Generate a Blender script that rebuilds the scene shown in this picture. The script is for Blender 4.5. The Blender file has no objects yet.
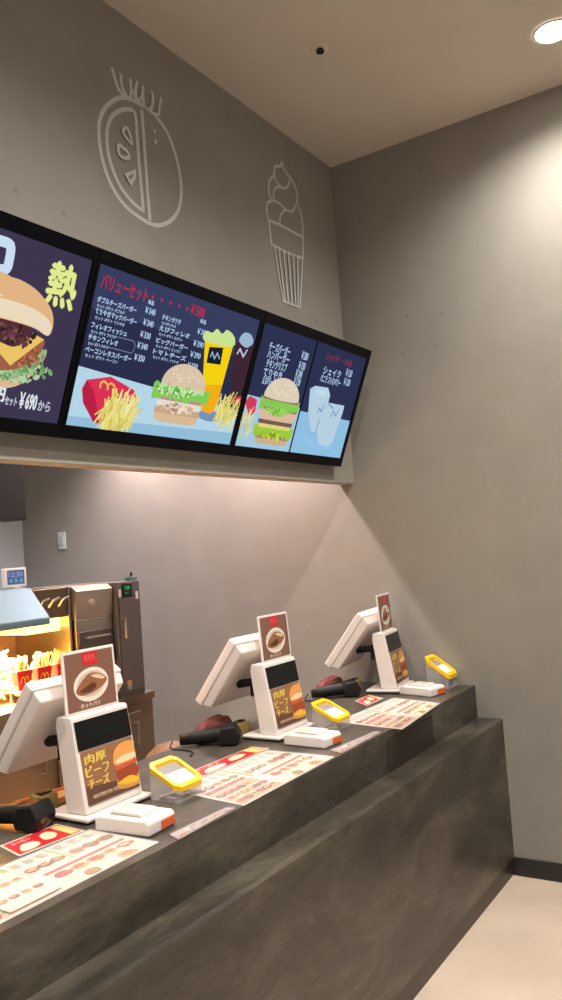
import bpy, bmesh, math, random
from mathutils import Vector, Matrix
random.seed(7)
C = bpy.context.scene.collection
PI = math.pi

# ------------------------------------------------------------------ camera
CAM = Vector((-3.9603, -2.0521, 1.65))
F = 808.72
yaw, pitch, roll = math.radians(32.6597), math.radians(3.5923), math.radians(-3.9873)
fw = Vector((math.cos(pitch)*math.cos(yaw), math.cos(pitch)*math.sin(yaw), math.sin(pitch)))
rt = Vector((math.sin(yaw), -math.cos(yaw), 0)); up = rt.cross(fw)
rt, up = rt*math.cos(roll)+up*math.sin(roll), up*math.cos(roll)-rt*math.sin(roll)
cam = bpy.data.cameras.new('camera'); co = bpy.data.objects.new('camera', cam); C.objects.link(co)
cam.sensor_fit = 'VERTICAL'; cam.sensor_height = 36; cam.lens = F/1000*36; cam.clip_start = .02
co.matrix_world = Matrix(((rt.x, up.x, -fw.x, CAM.x), (rt.y, up.y, -fw.y, CAM.y), (rt.z, up.z, -fw.z, CAM.z), (0, 0, 0, 1)))
bpy.context.scene.camera = co

def ray(px, py): return fw + rt*((px-281)/F) - up*((py-500)/F)

# ------------------------------------------------------------------ materials
def lin(c):
    def f(v):
        v /= 255
        return v/12.92 if v <= .04045 else ((v+.055)/1.055)**2.4
    return (f(c[0]), f(c[1]), f(c[2]), 1)
MC = {}
def mat(name, col, rough=.5, metal=0, noise=0, nscale=8, bump=0, bscale=60, alpha=1, trans=0, spec=.5, aniso=None, coat=0):
    if name in MC: return MC[name]
    m = bpy.data.materials.new(name); m.use_nodes = True; MC[name] = m
    nt = m.node_tree; b = nt.nodes['Principled BSDF']
    b.inputs['Base Color'].default_value = lin(col); b.inputs['Roughness'].default_value = rough
    b.inputs['Metallic'].default_value = metal; b.inputs['Specular IOR Level'].default_value = spec
    b.inputs['Transmission Weight'].default_value = trans; b.inputs['Alpha'].default_value = alpha
    b.inputs['Coat Weight'].default_value = coat
    tc = nt.nodes.new('ShaderNodeTexCoord')
    if noise:
        n = nt.nodes.new('ShaderNodeTexNoise'); n.inputs['Scale'].default_value = nscale; n.inputs['Detail'].default_value = 6
        mp = nt.nodes.new('ShaderNodeMapping'); nt.links.new(tc.outputs['Object'], mp.inputs[0]); nt.links.new(mp.outputs[0], n.inputs['Vector'])
        if aniso: mp.inputs['Scale'].default_value = aniso
        r = nt.nodes.new('ShaderNodeValToRGB'); nt.links.new(n.outputs['Fac'], r.inputs[0])
        c = lin(col); r.color_ramp.elements[0].position = .3; r.color_ramp.elements[1].position = .7
        r.color_ramp.elements[0].color = (c[0]*(1-noise), c[1]*(1-noise), c[2]*(1-noise), 1)
        r.color_ramp.elements[1].color = (min(1, c[0]*(1+noise)), min(1, c[1]*(1+noise)), min(1, c[2]*(1+noise)), 1)
        nt.links.new(r.outputs[0], b.inputs['Base Color'])
    if bump:
        n2 = nt.nodes.new('ShaderNodeTexNoise'); n2.inputs['Scale'].default_value = bscale; nt.links.new(tc.outputs['Object'], n2.inputs['Vector'])
        bp = nt.nodes.new('ShaderNodeBump'); bp.inputs['Strength'].default_value = bump; bp.inputs['Distance'].default_value = .01
        nt.links.new(n2.outputs['Fac'], bp.inputs['Height']); nt.links.new(bp.outputs[0], b.inputs['Normal'])
    return m
def emis(name, col, s=1):
    if name in MC: return MC[name]
    m = bpy.data.materials.new(name); m.use_nodes = True; MC[name] = m
    nt = m.node_tree; nt.nodes.clear()
    e = nt.nodes.new('ShaderNodeEmission'); o = nt.nodes.new('ShaderNodeOutputMaterial')
    e.inputs[0].default_value = lin(col); e.inputs[1].default_value = s; nt.links.new(e.outputs[0], o.inputs[0])
    return m
def E(r, g, b): return emis('lit_%d_%d_%d' % (r, g, b), (r, g, b), .95)
def K(r, g, b): return mat('ink_%d_%d_%d' % (r, g, b), (r, g, b), .45)

def stone():
    m = bpy.data.materials.new('dark_stone_laminate'); m.use_nodes = True
    nt = m.node_tree; b = nt.nodes['Principled BSDF']
    tc = nt.nodes.new('ShaderNodeTexCoord'); mp = nt.nodes.new('ShaderNodeMapping')
    mp.inputs['Rotation'].default_value = (0, math.radians(28), math.radians(15)); mp.inputs['Scale'].default_value = (1.3, 3, 3.4)
    nt.links.new(tc.outputs['Object'], mp.inputs[0])
    n = nt.nodes.new('ShaderNodeTexNoise'); n.inputs['Scale'].default_value = 1.7; n.inputs['Detail'].default_value = 9
    n.inputs['Roughness'].default_value = .62; n.inputs['Distortion'].default_value = .7; nt.links.new(mp.outputs[0], n.inputs['Vector'])
    r = nt.nodes.new('ShaderNodeValToRGB'); nt.links.new(n.outputs['Fac'], r.inputs[0])
    e = r.color_ramp.elements; e[0].position = .3; e[0].color = lin((48, 43, 37)); e[1].position = .72; e[1].color = lin((100, 92, 79))
    k = e.new(.5); k.color = lin((70, 64, 55))
    g = nt.nodes.new('ShaderNodeTexNoise'); g.inputs['Scale'].default_value = 30; g.inputs['Detail'].default_value = 8; g.inputs['Roughness'].default_value = .75
    mp2 = nt.nodes.new('ShaderNodeMapping'); mp2.inputs['Rotation'].default_value = (0, math.radians(35), 0); mp2.inputs['Scale'].default_value = (.7, 2, 2.6)
    nt.links.new(tc.outputs['Object'], mp2.inputs[0]); nt.links.new(mp2.outputs[0], g.inputs['Vector'])
    mr = nt.nodes.new('ShaderNodeMapRange'); mr.inputs['From Min'].default_value = .3; mr.inputs['From Max'].default_value = .7; mr.inputs['To Min'].default_value = .66; mr.inputs['To Max'].default_value = 1.34
    nt.links.new(g.outputs['Fac'], mr.inputs['Value'])
    vm = nt.nodes.new('ShaderNodeVectorMath'); vm.operation = 'SCALE'; nt.links.new(r.outputs[0], vm.inputs[0]); nt.links.new(mr.outputs[0], vm.inputs['Scale'])
    nt.links.new(vm.outputs[0], b.inputs['Base Color']); b.inputs['Roughness'].default_value = .36
    n2 = nt.nodes.new('ShaderNodeTexNoise'); n2.inputs['Scale'].default_value = 90; n2.inputs['Detail'].default_value = 4
    nt.links.new(tc.outputs['Object'], n2.inputs['Vector'])
    bp = nt.nodes.new('ShaderNodeBump'); bp.inputs['Strength'].default_value = .12; bp.inputs['Distance'].default_value = .004
    nt.links.new(n2.outputs['Fac'], bp.inputs['Height']); nt.links.new(bp.outputs[0], b.inputs['Normal'])
    return m
STONE = stone()
def floor_mat():
    m = bpy.data.materials.new('beige_floor_tile'); m.use_nodes = True
    nt = m.node_tree; b = nt.nodes['Principled BSDF']; tc = nt.nodes.new('ShaderNodeTexCoord')
    n = nt.nodes.new('ShaderNodeTexNoise'); n.inputs['Scale'].default_value = 2.5; n.inputs['Detail'].default_value = 5
    nt.links.new(tc.outputs['Object'], n.inputs['Vector'])
    r = nt.nodes.new('ShaderNodeValToRGB'); nt.links.new(n.outputs['Fac'], r.inputs[0])
    r.color_ramp.elements[0].position = .3; r.color_ramp.elements[0].color = lin((208, 188, 168))
    r.color_ramp.elements[1].position = .7; r.color_ramp.elements[1].color = lin((228, 208, 187))
    nt.links.new(r.outputs[0], b.inputs['Base Color']); b.inputs['Roughness'].default_value = .5
    return m
WALL = mat('taupe_wallcovering', (144, 139, 130), .8, noise=.05, nscale=5, bump=.15, bscale=180)
WALLE = WALL
CEIL = mat('warm_ceiling_paint', (208, 198, 184), .9, noise=.03, nscale=3)
WHITE = mat('white_plastic', (230, 222, 215), .38)
WHITE2 = mat('warm_white_plastic', (214, 204, 192), .45)
BLACK = mat('black_plastic', (20, 20, 21), .55, spec=.3)
BEZEL = mat('black_display_bezel', (3, 4, 10), .4, spec=.12)
GLOSS = mat('black_glass', (14, 15, 17), .12)
STEEL = mat('brushed_stainless', (176, 170, 160), .32, 1, noise=.08, nscale=3, aniso=(1, 1, 30))
STEELB = mat('cool_blue_grey_metal', (112, 142, 156), .5, .2)
DKSTEEL = mat('dark_grey_painted_metal', (96, 90, 86), .5, .3)
YEL = mat('yellow_plastic', (246, 196, 20), .4)
ACRYL = mat('clear_acrylic', (235, 232, 230), .08, alpha=.16)
FILM = mat('clear_film', (240, 238, 240), .1, alpha=.10)
PAPER = mat('cream_paper', (206, 196, 180), .4)
RED = K(200, 24, 38)

# ------------------------------------------------------------------ mesh helpers
def link(name, me, parent=None):
    o = bpy.data.objects.new(name, me); C.objects.link(o)
    if parent: o.parent = parent
    return o
def tag(o, label=None, cat=None, group=None, kind=None):
    if label: o['label'] = label
    if cat: o['category'] = cat
    if group: o['group'] = group
    if kind: o['kind'] = kind
    return o
def empty(name, loc, label, cat, group=None, rz=0):
    o = bpy.data.objects.new(name, None); C.objects.link(o); o.location = loc; o.rotation_euler = (0, 0, rz)
    o.empty_display_size = .05
    return tag(o, label, cat, group)

class MB:
    def __init__(s): s.v = []; s.f = []; s.m = []; s.mats = []
    def mi(s, m):
        if m not in s.mats: s.mats.append(m)
        return s.mats.index(m)
    def face(s, pts, m):
        b = len(s.v); s.v += [tuple(p) for p in pts]; s.f.append(list(range(b, b+len(pts)))); s.m.append(s.mi(m))
    def hexa(s, p, m):     # p: 4 bottom then 4 top (ccw seen from above)
        b = len(s.v); s.v += [tuple(q) for q in p]
        for f in ((3, 2, 1, 0), (4, 5, 6, 7), (0, 1, 5, 4), (1, 2, 6, 5), (2, 3, 7, 6), (3, 0, 4, 7)):
            s.f.append([b+i for i in f]); s.m.append(s.mi(m))
    def box(s, x0, x1, y0, y1, z0, z1, m):
        s.hexa([(x0, y0, z0), (x1, y0, z0), (x1, y1, z0), (x0, y1, z0), (x0, y0, z1), (x1, y0, z1), (x1, y1, z1), (x0, y1, z1)], m)
    def prism(s, poly, ax, a0, a1, m):   # poly in the other two axes, extruded along ax
        def mk(p, a): return {'x': (a, p[0], p[1]), 'y': (p[0], a, p[1]), 'z': (p[0], p[1], a)}[ax]
        n = len(poly); b = len(s.v); s.v += [mk(p, a0) for p in poly]+[mk(p, a1) for p in poly]; k = s.mi(m)
        s.f.append(list(range(b, b+n))[::-1]); s.m.append(k); s.f.append(list(range(b+n, b+2*n))); s.m.append(k)
        for i in range(n):
            j = (i+1) % n; s.f.append([b+i, b+j, b+n+j, b+n+i]); s.m.append(k)
    def tube(s, pts, r, m, seg=10, cap=True):
        pts = [Vector(p) for p in pts]; rs = r if isinstance(r, (list, tuple)) else [r]*len(pts); rings = []; k = s.mi(m)
        for i, p in enumerate(pts):
            d = (pts[min(i+1, len(pts)-1)]-pts[max(i-1, 0)]).normalized()
            a = d.orthogonal().normalized() if i == 0 else (a-d*a.dot(d)).normalized()
            b_ = d.cross(a); base = len(s.v)
            for q in range(seg):
                t = 2*PI*q/seg; s.v.append(tuple(p+a*(math.cos(t)*rs[i])+b_*(math.sin(t)*rs[i])))
            rings.append(base)
        for i in range(len(rings)-1):
            for q in range(seg):
                q2 = (q+1) % seg; s.f.append([rings[i]+q, rings[i]+q2, rings[i+1]+q2, rings[i+1]+q]); s.m.append(k)
        if cap:
            s.f.append([rings[0]+q for q in range(seg)][::-1]); s.m.append(k); s.f.append([rings[-1]+q for q in range(seg)]); s.m.append(k)
    def disc(s, c, r0, r1, z0, z1, m, seg=32):
        s.prism([(c[0]+r0*math.cos(2*PI*i/seg), c[1]+r0*math.sin(2*PI*i/seg)) for i in range(seg)], 'z', z0, z1, m)
    def build(s, name, parent=None, bev=0, smooth=False, seg=2):
        me = bpy.data.meshes.new(name); me.from_pydata(s.v, [], s.f)
        for m in s.mats: me.materials.append(m)
        for p, k in zip(me.polygons, s.m): p.material_index = k; p.use_smooth = smooth
        bm = bmesh.new(); bm.from_mesh(me); bmesh.ops.recalc_face_normals(bm, faces=bm.faces)
        bm.to_mesh(me); bm.free()
        o = link(name, me, parent)
        if bev:
            b = o.modifiers.new('bevel', 'BEVEL'); b.width = bev; b.segments = seg; b.limit_method = 'ANGLE'; b.angle_limit = math.radians(35)
            if seg > 1:
                for p in me.polygons: p.use_smooth = True
                w = o.modifiers.new('wn', 'WEIGHTED_NORMAL'); w.keep_sharp = True
        return o
def boxo(name, parent, x0, x1, y0, y1, z0, z1, m, bev=.003):
    b = MB(); b.box(x0, x1, y0, y1, z0, z1, m); return b.build(name, parent, bev)

def smooth_poly(pts, n=6):
    out = []; L = len(pts)
    for i in range(L):
        p0, p1, p2, p3 = [Vector(pts[(i+k-1) % L]) for k in range(4)]
        for j in range(n):
            t = j/n; out.append(tuple(.5*((2*p1)+(-p0+p2)*t+(2*p0-5*p1+4*p2-p3)*t*t+(-p0+3*p1-3*p2+p3)*t**3)))
    return out
_TX = {}
def text_polys(body):      # triangulated glyph outlines, bounds normalised to 0..1
    if body in _TX: return _TX[body]
    c = bpy.data.curves.new('t', 'FONT'); c.body = body; c.resolution_u = 2
    o = bpy.data.objects.new('t', c); C.objects.link(o); bpy.context.view_layer.update()
    me = bpy.data.meshes.new_from_object(o.evaluated_get(bpy.context.evaluated_depsgraph_get()))
    vs = [v.co.copy() for v in me.vertices]; fs = [list(p.vertices) for p in me.polygons]
    bpy.data.objects.remove(o); bpy.data.curves.remove(c); bpy.data.meshes.remove(me)
    x0 = min(v.x for v in vs); x1 = max(v.x for v in vs); y0 = min(v.y for v in vs); y1 = max(v.y for v in vs)
    vs = [((v.x-x0)/(x1-x0), (v.y-y0)/max(1e-6, y1-y0)) for v in vs]
    _TX[body] = (vs, fs); return _TX[body]

class Art:
    """flat print on a surface: fr maps (u, v, lift) to a point"""
    clip = None
    def __init__(s, fr): s.fr = fr; s.b = MB()
    def poly(s, pts, m, lift, smooth=0):
        if smooth: pts = smooth_poly([(p[0], p[1], 0) for p in pts], smooth)
        if Art.clip:                     # keep the picture inside its screen
            x0, x1, y0, y1 = Art.clip; pts = [(p[0], p[1]) for p in pts]
            for ax, lim, sg in ((0, x0, 1), (0, x1, -1), (1, y0, 1), (1, y1, -1)):
                out = []
                for i in range(len(pts)):
                    a, c = pts[i-1], pts[i]; da, dc = sg*(a[ax]-lim), sg*(c[ax]-lim)
                    if (da >= 0) != (dc >= 0):
                        t_ = da/(da-dc); out.append((a[0]+(c[0]-a[0])*t_, a[1]+(c[1]-a[1])*t_))
                    if dc >= 0: out.append(c)
                pts = out
                if len(pts) < 3: return
        s.b.face([s.fr(p[0], p[1], lift) for p in pts], m)
    def ell(s, c, a, b_, m, lift, rot=0, n=28, t0=0, t1=2*PI):
        s.poly([(c[0]+a*math.cos(t)*math.cos(rot)-b_*math.sin(t)*math.sin(rot), c[1]+a*math.cos(t)*math.sin(rot)+b_*math.sin(t)*math.cos(rot)) for t in [t0+(t1-t0)*i/n for i in range(n if t1-t0 > 6.2 else n+1)]], m, lift)
    def line(s, pts, w, m, lift, closed=False):
        n = len(pts); L = n if closed else n-1
        for i in range(L):
            a = Vector(pts[i][:2]); b_ = Vector(pts[(i+1) % n][:2]); d = (b_-a)
            if d.length < 1e-9: continue
            d.normalize(); nn = Vector((-d.y, d.x))*w/2; a = a-d*w*.2; b_ = b_+d*w*.2
            s.poly([a+nn, a-nn, b_-nn, b_+nn], m, lift)
    def text(s, body, u0, v0, u1, v1, m, lift, bold=0, shear=0):
        vs, fs = text_polys(body)
        offs = [(0, 0)] if not bold else [(-bold, 0), (bold, 0), (0, bold), (0, -bold)]
        for k, (du, dv) in enumerate(offs):
            for f in fs: s.b.face([s.fr(u0+(u1-u0)*vs[i][0]+du+shear*vs[i][1], v0+(v1-v0)*vs[i][1]+dv, lift+k*.00004) for i in f], m)
    def strip(s, pts, w, m, lift, closed=False):      # one mitred ribbon along a stroke
        P = [Vector(p[:2]) for p in pts]; P = [p for i, p in enumerate(P) if i == 0 or (p-P[i-1]).length > 1e-5]
        if closed and (P[0]-P[-1]).length < 1e-5: P.pop()
        n = len(P); Lf, Rt = [], []
        for i in range(n):
            a = P[i-1] if (i or closed) else None; c = P[(i+1) % n] if (i < n-1 or closed) else None
            d1 = (P[i]-a).normalized() if a is not None else (c-P[i]).normalized(); d2 = (c-P[i]).normalized() if c is not None else d1
            nn = Vector((-d1.y-d2.y, d1.x+d2.x)); nn = nn.normalized() if nn.length > 1e-6 else Vector((-d1.y, d1.x))
            k = min(1.6, 1/max(.3, nn.dot(Vector((-d1.y, d1.x))))); Lf.append(P[i]+nn*w/2*k); Rt.append(P[i]-nn*w/2*k)
        for i in range(n if closed else n-1):
            j = (i+1) % n; s.b.face([s.fr(q.x, q.y, lift) for q in (Lf[i], Rt[i], Rt[j], Lf[j])], m)
    def build(s, name, parent=None): return s.b.build(name, parent)

# ------------------------------------------------------------------ room
ZC, ZB = 3.784, 1.993
def struct(name, b, bev=0, label=None):
    o = b.build(name, None, bev); o['kind'] = 'structure'
    if label: o['label'] = label
    return o
b = MB(); b.box(-8, 0, -6, 2.75, -.1, 0, floor_mat()); struct('floor', b)
b = MB(); b.box(-8, .12, -6, .0917, ZC, ZC+.1, CEIL); struct('ceiling', b)
b = MB(); b.box(-8, .12, .0917, 2.87, 2.82, 2.92, CEIL); struct('ceiling_kitchen', b)
DOT = mat('wall_dimple', (136, 126, 114), .9)
b = MB(); b.box(0, .12, -6, 2.75, -.1, ZC, WALLE)
def wdots(b, plane, pts, r=.011):
    for q in pts:
        ring = []
        for i in range(14):
            a = 2*PI*i/14
            ring.append((-.0008, q[0]+r*math.cos(a), q[1]+r*math.sin(a)) if plane == 'x' else (q[0]+r*math.cos(a), -.0008, q[1]+r*math.sin(a)))
        b.face(ring, DOT)
wdots(b, 'x', [(-.388, 2.847), (-.582, 2.81), (-.348, 2.649), (-.53, 2.657), (-.53, 3.61), (-.33, 3.6), (-1.5, 2.75), (-1.7, 2.75), (-1.5, 3.6)])
struct('wall_right', b)
b = MB(); b.box(-8, 0, 0, .0917, ZB, ZC, WALL)
wdots(b, 'y', [(-2.231, 2.881), (-2.028, 2.869), (-1.189, 3.664), (-.992, 3.652), (-.30, 2.84)])
struct('wall_front', b)
b = MB(); b.box(-8, .12, 2.75, 2.87, -.1, 2.92, mat('white_kitchen_wall', (160, 164, 162), .6)); struct('wall_back', b)
b = MB(); b.box(-.012, 0, -6, -.7095, 0, .0854, mat('black_baseboard', (34, 33, 33), .35)); struct('baseboard_right', b, .002)

# ------------------------------------------------------------------ service counter
cnt = empty('service_counter', (-2.6, -.3, 0), 'long dark stone-look service counter with a lower ledge, ending at the right wall', 'counter')
def L(o): o.location = (2.6, .3, 0); return o
X0, X1 = -5.6, -.0005
b = MB(); b.box(X0, X1, -.593, .095, .045, .878, STONE); L(b.build('counter_body', cnt))
b = MB(); b.box(X0, X1, -.593, .10, .878, .909, STONE); L(b.build('countertop', cnt))
b = MB(); b.box(X0, X1, -.7195, -.5935, .0855, .7193, STONE); L(b.build('front_panel', cnt))
b = MB(); b.box(X0, X1, -.7195, -.5935, .7193, .7495, STONE); L(b.build('ledge', cnt))
b = MB(); b.box(X0, X1, -.7105, -.594, 0, .085, mat('dark_kick_plate', (74, 67, 59), .4, .4)); L(b.build('kick_plate', cnt, .001))
b = MB(); b.box(-1.036, -.575, -.5955, -.5937, .7505, .878, mat('dark_counter_brown', (52, 46, 41), .45, noise=.15, nscale=6)); L(b.build('dark_front_patch', cnt))  # thin slab, darker brown over one stretch of the upper counter front

# ------------------------------------------------------------------ menu displays
YB, ZB0 = -.05, 2.066; YT, ZT0 = -.28, 2.638
sd = Vector((0, YT-YB, ZT0-ZB0)); SH = sd.length; sd.normalize(); sn = sd.cross(Vector((1, 0, 0))).normalized()
if sn.y > 0: sn = -sn
SO = Vector((0, YB, ZB0))
def spt(u, v, lift=0): return SO + Vector((u, 0, 0)) + sd*v + sn*lift
def suv(px, py):
    d = ray(px, py); t = (SO-CAM).dot(sn)/d.dot(sn); p = CAM+d*t-SO
    return (p.x, p.dot(sd))
def spoly(*pts): return [suv(*p) for p in pts]
xd23 = (suv(261, 324)[0]+suv(235, 446)[0])/2; xd12 = (suv(97, 263)[0]+suv(63, 428)[0])/2; xr = -.233
print('display edges', xd12, xd23, xr, 'H', SH)
wd = xr-xd23
def display(x0, x1, label, bl, br, scr):
    mid = (x0+x1)/2
    base = spt(mid, 0, -.04)
    t = empty('menu_display', base, label, 'display', 'menu displays above the counter')
    def to(u, v, l): return spt(u, v, l)-base
    b = MB()
    x0 += .0012; x1 -= .0012
    def rect(xa, xb, va, vb, la, lb, m):
        b.hexa([to(xa, va, la), to(xb, va, la), to(xb, va, lb), to(xa, va, lb), to(xa, vb, la), to(xb, vb, la), to(xb, vb, lb), to(xa, vb, lb)], m)
    bb, bt = .045, .045
    rect(x0, x1, 0, bb, -.06, 0, BEZEL); rect(x0, x1, SH-bt, SH, -.06, 0, BEZEL)
    rect(x0, x0+bl, bb, SH-bt, -.06, 0, BEZEL); rect(x1-br, x1, bb, SH-bt, -.06, 0, BEZEL)
    b.build('bezel', t, .0015)
    b = MB(); rect(x0+bl, x1-br, bb, SH-bt, -.055, -.006, scr); s = b.build('screen', t)
    for xx in (x0+.25, x1-.25):
        b = MB()                   # wall bracket behind
        rect(xx-.03, xx+.03, .1, .2, -.075, -.06, DKSTEEL)
        p = [to(xx-.02, .12, -.075), to(xx+.02, .12, -.075)]
        wy = -base.y; z0 = to(xx, .12, -.075).z; z1 = to(xx, .2, -.075).z
        ya = to(xx, .12, -.075).y; yb = to(xx, .2, -.075).y
        xa, xb = xx-.02-base.x, xx+.02-base.x
        b.hexa([(xa, ya, z0), (xb, ya, z0), (xb, wy, z0), (xa, wy, z0), (xa, yb, z1), (xb, yb, z1), (xb, wy, z1), (xa, wy, z1)], DKSTEEL)
        b.build('bracket', t)
    Art.clip = (x0+bl, x1-br, bb, SH-bt)
    return t, s, (lambda u, v, l: spt(u, v, l-.006)-base), x0+bl, x1-br, bb, SH-bt
NAVY = E(44, 48, 76); TABLE = E(184, 218, 236); TXT = E(176, 202, 232); RTX = E(196, 44, 66)

def burger(A, c, w, layers, lift, seeds=True, tilt=0):
    """layers from the bottom: (kind, height, colour, half-width factor)"""
    y = c[1]; k = 0
    for kind, h, col, wf in layers:
        hw = w/2*wf; x = c[0]+tilt*(y-c[1]); l = lift+k*.0003; k += 1
        if kind == 'heel': A.poly([(x-hw, y+h), (x-hw*.98, y+h*.3), (x-hw*.7, y), (x+hw*.7, y), (x+hw*.98, y+h*.3), (x+hw, y+h)], col, l)
        elif kind == 'crown':
            A.poly([(x+hw*math.cos(a)*1, y+h*(math.sin(a) if a <= PI else .12*math.sin(a))) for a in [2*PI*i/40 for i in range(40)]], col, l)
            if seeds:
                for _ in range(26):
                    a = random.uniform(.4, PI-.4); r = random.uniform(.2, .9)
                    A.ell((x+hw*r*math.cos(a), y+h*r*math.sin(a)*.95+.004), w*.018, w*.01, seeds, l+.0002, random.uniform(0, 3), 8)
        elif kind == 'leaf':
            pts = [(x-hw+2*hw*i/22, y+h*random.uniform(.75, 1.1)) for i in range(23)]+[(x+hw-2*hw*i/22, y-h*random.uniform(-.1, .5)) for i in range(23)]
            A.poly(pts, col, l)
        elif kind == 'cheese': A.poly([(x-hw, y+h), (x-hw*.3, y+h*.1), (x-hw*.05, y-h), (x+hw*.3, y+h*.1), (x+hw, y+h)], col, l)
        else: A.poly([(x-hw*.96, y+h*.9), (x-hw, y+h*.5), (x-hw*.94, y+.1*h), (x+hw*.94, y+.1*h), (x+hw, y+h*.5), (x+hw*.96, y+h*.9)], col, l)
        y += h*(.85 if kind != 'leaf' else .6)
def fries(A, c, w, h, lift, n=60, cols=None):
    cols = cols or [E(232, 222, 120), E(244, 238, 170), E(214, 196, 84), E(240, 226, 130)]
    for i in range(n):
        r = math.sqrt(random.random()); a = random.uniform(0, 2*PI); x = c[0]+w/2*r*math.cos(a); y = c[1]+h/2*r*math.sin(a)
        th = random.uniform(.5, 1.9); l = w*random.uniform(.16, .3)
        A.line([(x-l*math.cos(th), y-l*math.sin(th)), (x+l*math.cos(th), y+l*math.sin(th))], w*.035, random.choice(cols), lift+i*.00001)

# display 1 (left, cut by the frame)
t, s, fr, xa, xb, va, vb = display(xd12-1.03, xd12, 'leftmost menu display, one large cheeseburger under big yellow lettering', .02, .018, E(64, 56, 82))
A = Art(fr)
um = suv(-9, 330)[0]
def layer(pts, col, l, sm=3):        # right half traced, left half mirrored about the burger's middle
    q = spoly(*pts); A.poly(q+[(2*um-p[0], p[1]+.01) for p in q[::-1]], col, l, sm)
def mottle(A, c, a, b_, cols, n, r, l):
    for i in range(n):
        t_ = random.uniform(0, 2*PI); k = math.sqrt(random.random())
        A.ell((c[0]+a*k*math.cos(t_), c[1]+b_*k*math.sin(t_)), r*random.uniform(.5, 1.3), r*random.uniform(.25, .7), random.choice(cols), l+i*.000004, random.uniform(0, 3), 9)
layer([(-9, 389), (11, 388), (24, 383), (36, 372), (43, 359), (18, 370), (-9, 370)], E(222, 188, 152), .0008)
layer([(-9, 377), (18, 379), (33, 373), (44, 362), (48, 351), (40, 350), (-9, 350)], E(150, 186, 136), .0010)
mottle(A, suv(30, 368), .09, .03, [E(110, 160, 96), E(186, 214, 170), E(130, 170, 110)], 60, .012, .0012)
mottle(A, suv(4, 376), .10, .012, [E(110, 160, 96), E(186, 214, 170)], 40, .012, .0012)
layer([(-9, 370), (13, 370), (29, 364), (42, 352), (45, 340), (30, 336), (-9, 340)], E(164, 98, 70), .0016)
mottle(A, suv(24, 356), .09, .03, [E(140, 78, 56), E(190, 122, 92)], 50, .010, .0018)
layer([(-9, 352), (0, 353), (11, 366), (33, 349), (45, 340), (33, 333), (-9, 330)], E(240, 200, 104), .0022, 0)
layer([(-9, 341), (0, 342), (13, 347), (22, 344), (32, 337), (31, 328), (16, 318), (-9, 315)], E(84, 48, 54), .0026)
mottle(A, suv(10, 334), .10, .03, [E(60, 32, 40), E(128, 84, 86), E(104, 62, 62)], 60, .010, .0028)
layer([(-9, 275), (4, 276), (20, 279.5), (37, 290), (50, 306), (54, 319), (52, 332), (47, 336), (36, 329), (22, 324), (0, 318), (-9, 317)], E(232, 184, 134), .0034)
layer([(-9, 296), (6, 299), (28, 306), (44, 315), (52, 325), (51, 332), (47, 335.5), (36, 328), (22, 323), (0, 317), (-9, 316)], E(240, 222, 194), .0037)
A.build('burger_picture', s)
A = Art(fr)
u0, v0 = suv(45, 305); u1, v1 = suv(72, 270)
A.text('熱', u0-.002, v0+.005, u0+.108, v0+.135, E(232, 240, 146), .0012, bold=.0042)
A.build('kanji_text', s); A = Art(fr)
A.strip(smooth_poly([suv(*p)+(0,) for p in [(-24, 234), (-6, 239), (8, 243), (12, 248), (10, 262), (8, 268), (3, 270), (-14, 267), (-24, 264)]], 3), .03, E(206, 226, 248), .0012, True)
A.build('headline_text', s)
A = Art(fr)
q = suv(2, 408)
A.text('円', suv(-5, 403)[0], suv(0, 402)[1]+.002, suv(4, 403)[0], suv(0, 402)[1]+.042, E(226, 232, 240), .0012, bold=.002)
A.text('セット', suv(5, 406)[0], suv(5, 405)[1], suv(17, 407)[0], suv(5, 405)[1]+.026, E(200, 208, 226), .0012, bold=.0008)
A.text('￥690', suv(19, 408)[0], suv(19, 409)[1]+.002, suv(36, 411)[0], suv(19, 409)[1]+.052, E(226, 232, 240), .0012, bold=.0014)
A.text('から', suv(38, 411)[0], suv(38, 412)[1]+.004, suv(50, 413)[0], suv(38, 412)[1]+.036, E(200, 208, 226), .0012, bold=.0008)
A.build('price_text', s)

# display 2 (middle)
t, s, fr, xa, xb, va, vb = display(xd12, xd23, 'middle menu display with two columns of burger prices, fries, burger and yellow drink', .012, .018, NAVY)
A = Art(fr)
tl = suv(85, 367)[1]; tr = suv(240, 412)[1]
A.poly([(xa, va), (xb, va), (xb, tr), (xa, tl)], TABLE, .0004)
A.poly([(xa, va), (xb, va), (xb, va+.05), (xa, va+.03)], E(150, 194, 222), .0006)
A.poly([(xa, tl+.19), (xb, tr+.22), (xb, vb), (xa, vb)], E(56, 63, 98), .0004)
A.build('table_picture', s)
A = Art(fr)
h0 = suv(101, 284)
A.text('バリューセット', suv(101, 288)[0], suv(101, 287)[1]-.004, suv(148, 300)[0], suv(101, 287)[1]+.044, RTX, .0012, bold=.0008)
A.build('menu_heading', s); A = Art(fr)
A.text('・・・・・', suv(153, 296)[0], suv(170, 303)[1]-.005, suv(190, 306)[0], suv(170, 303)[1]+.007, RTX, .0012, bold=.001)
A.build('heading_dots', s)['kind'] = 'stuff'; A = Art(fr)
p = suv(191, 313); A.text('￥500', p[0], p[1]-.004, suv(205, 316)[0], p[1]+.034, RTX, .0012, bold=.001)
A.build('heading_price', s)
A = Art(fr)
ra = [(98, 299, 'ダブルチーズバーガー', 137), (96, 311, 'てりやきマックバーガー', 137), (92, 325, 'フィレオフィッシュ', 127), (89, 337, 'チキンフィレオ', 118), (86, 349, 'ベーコンレタスバーガー', 131)]
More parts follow.
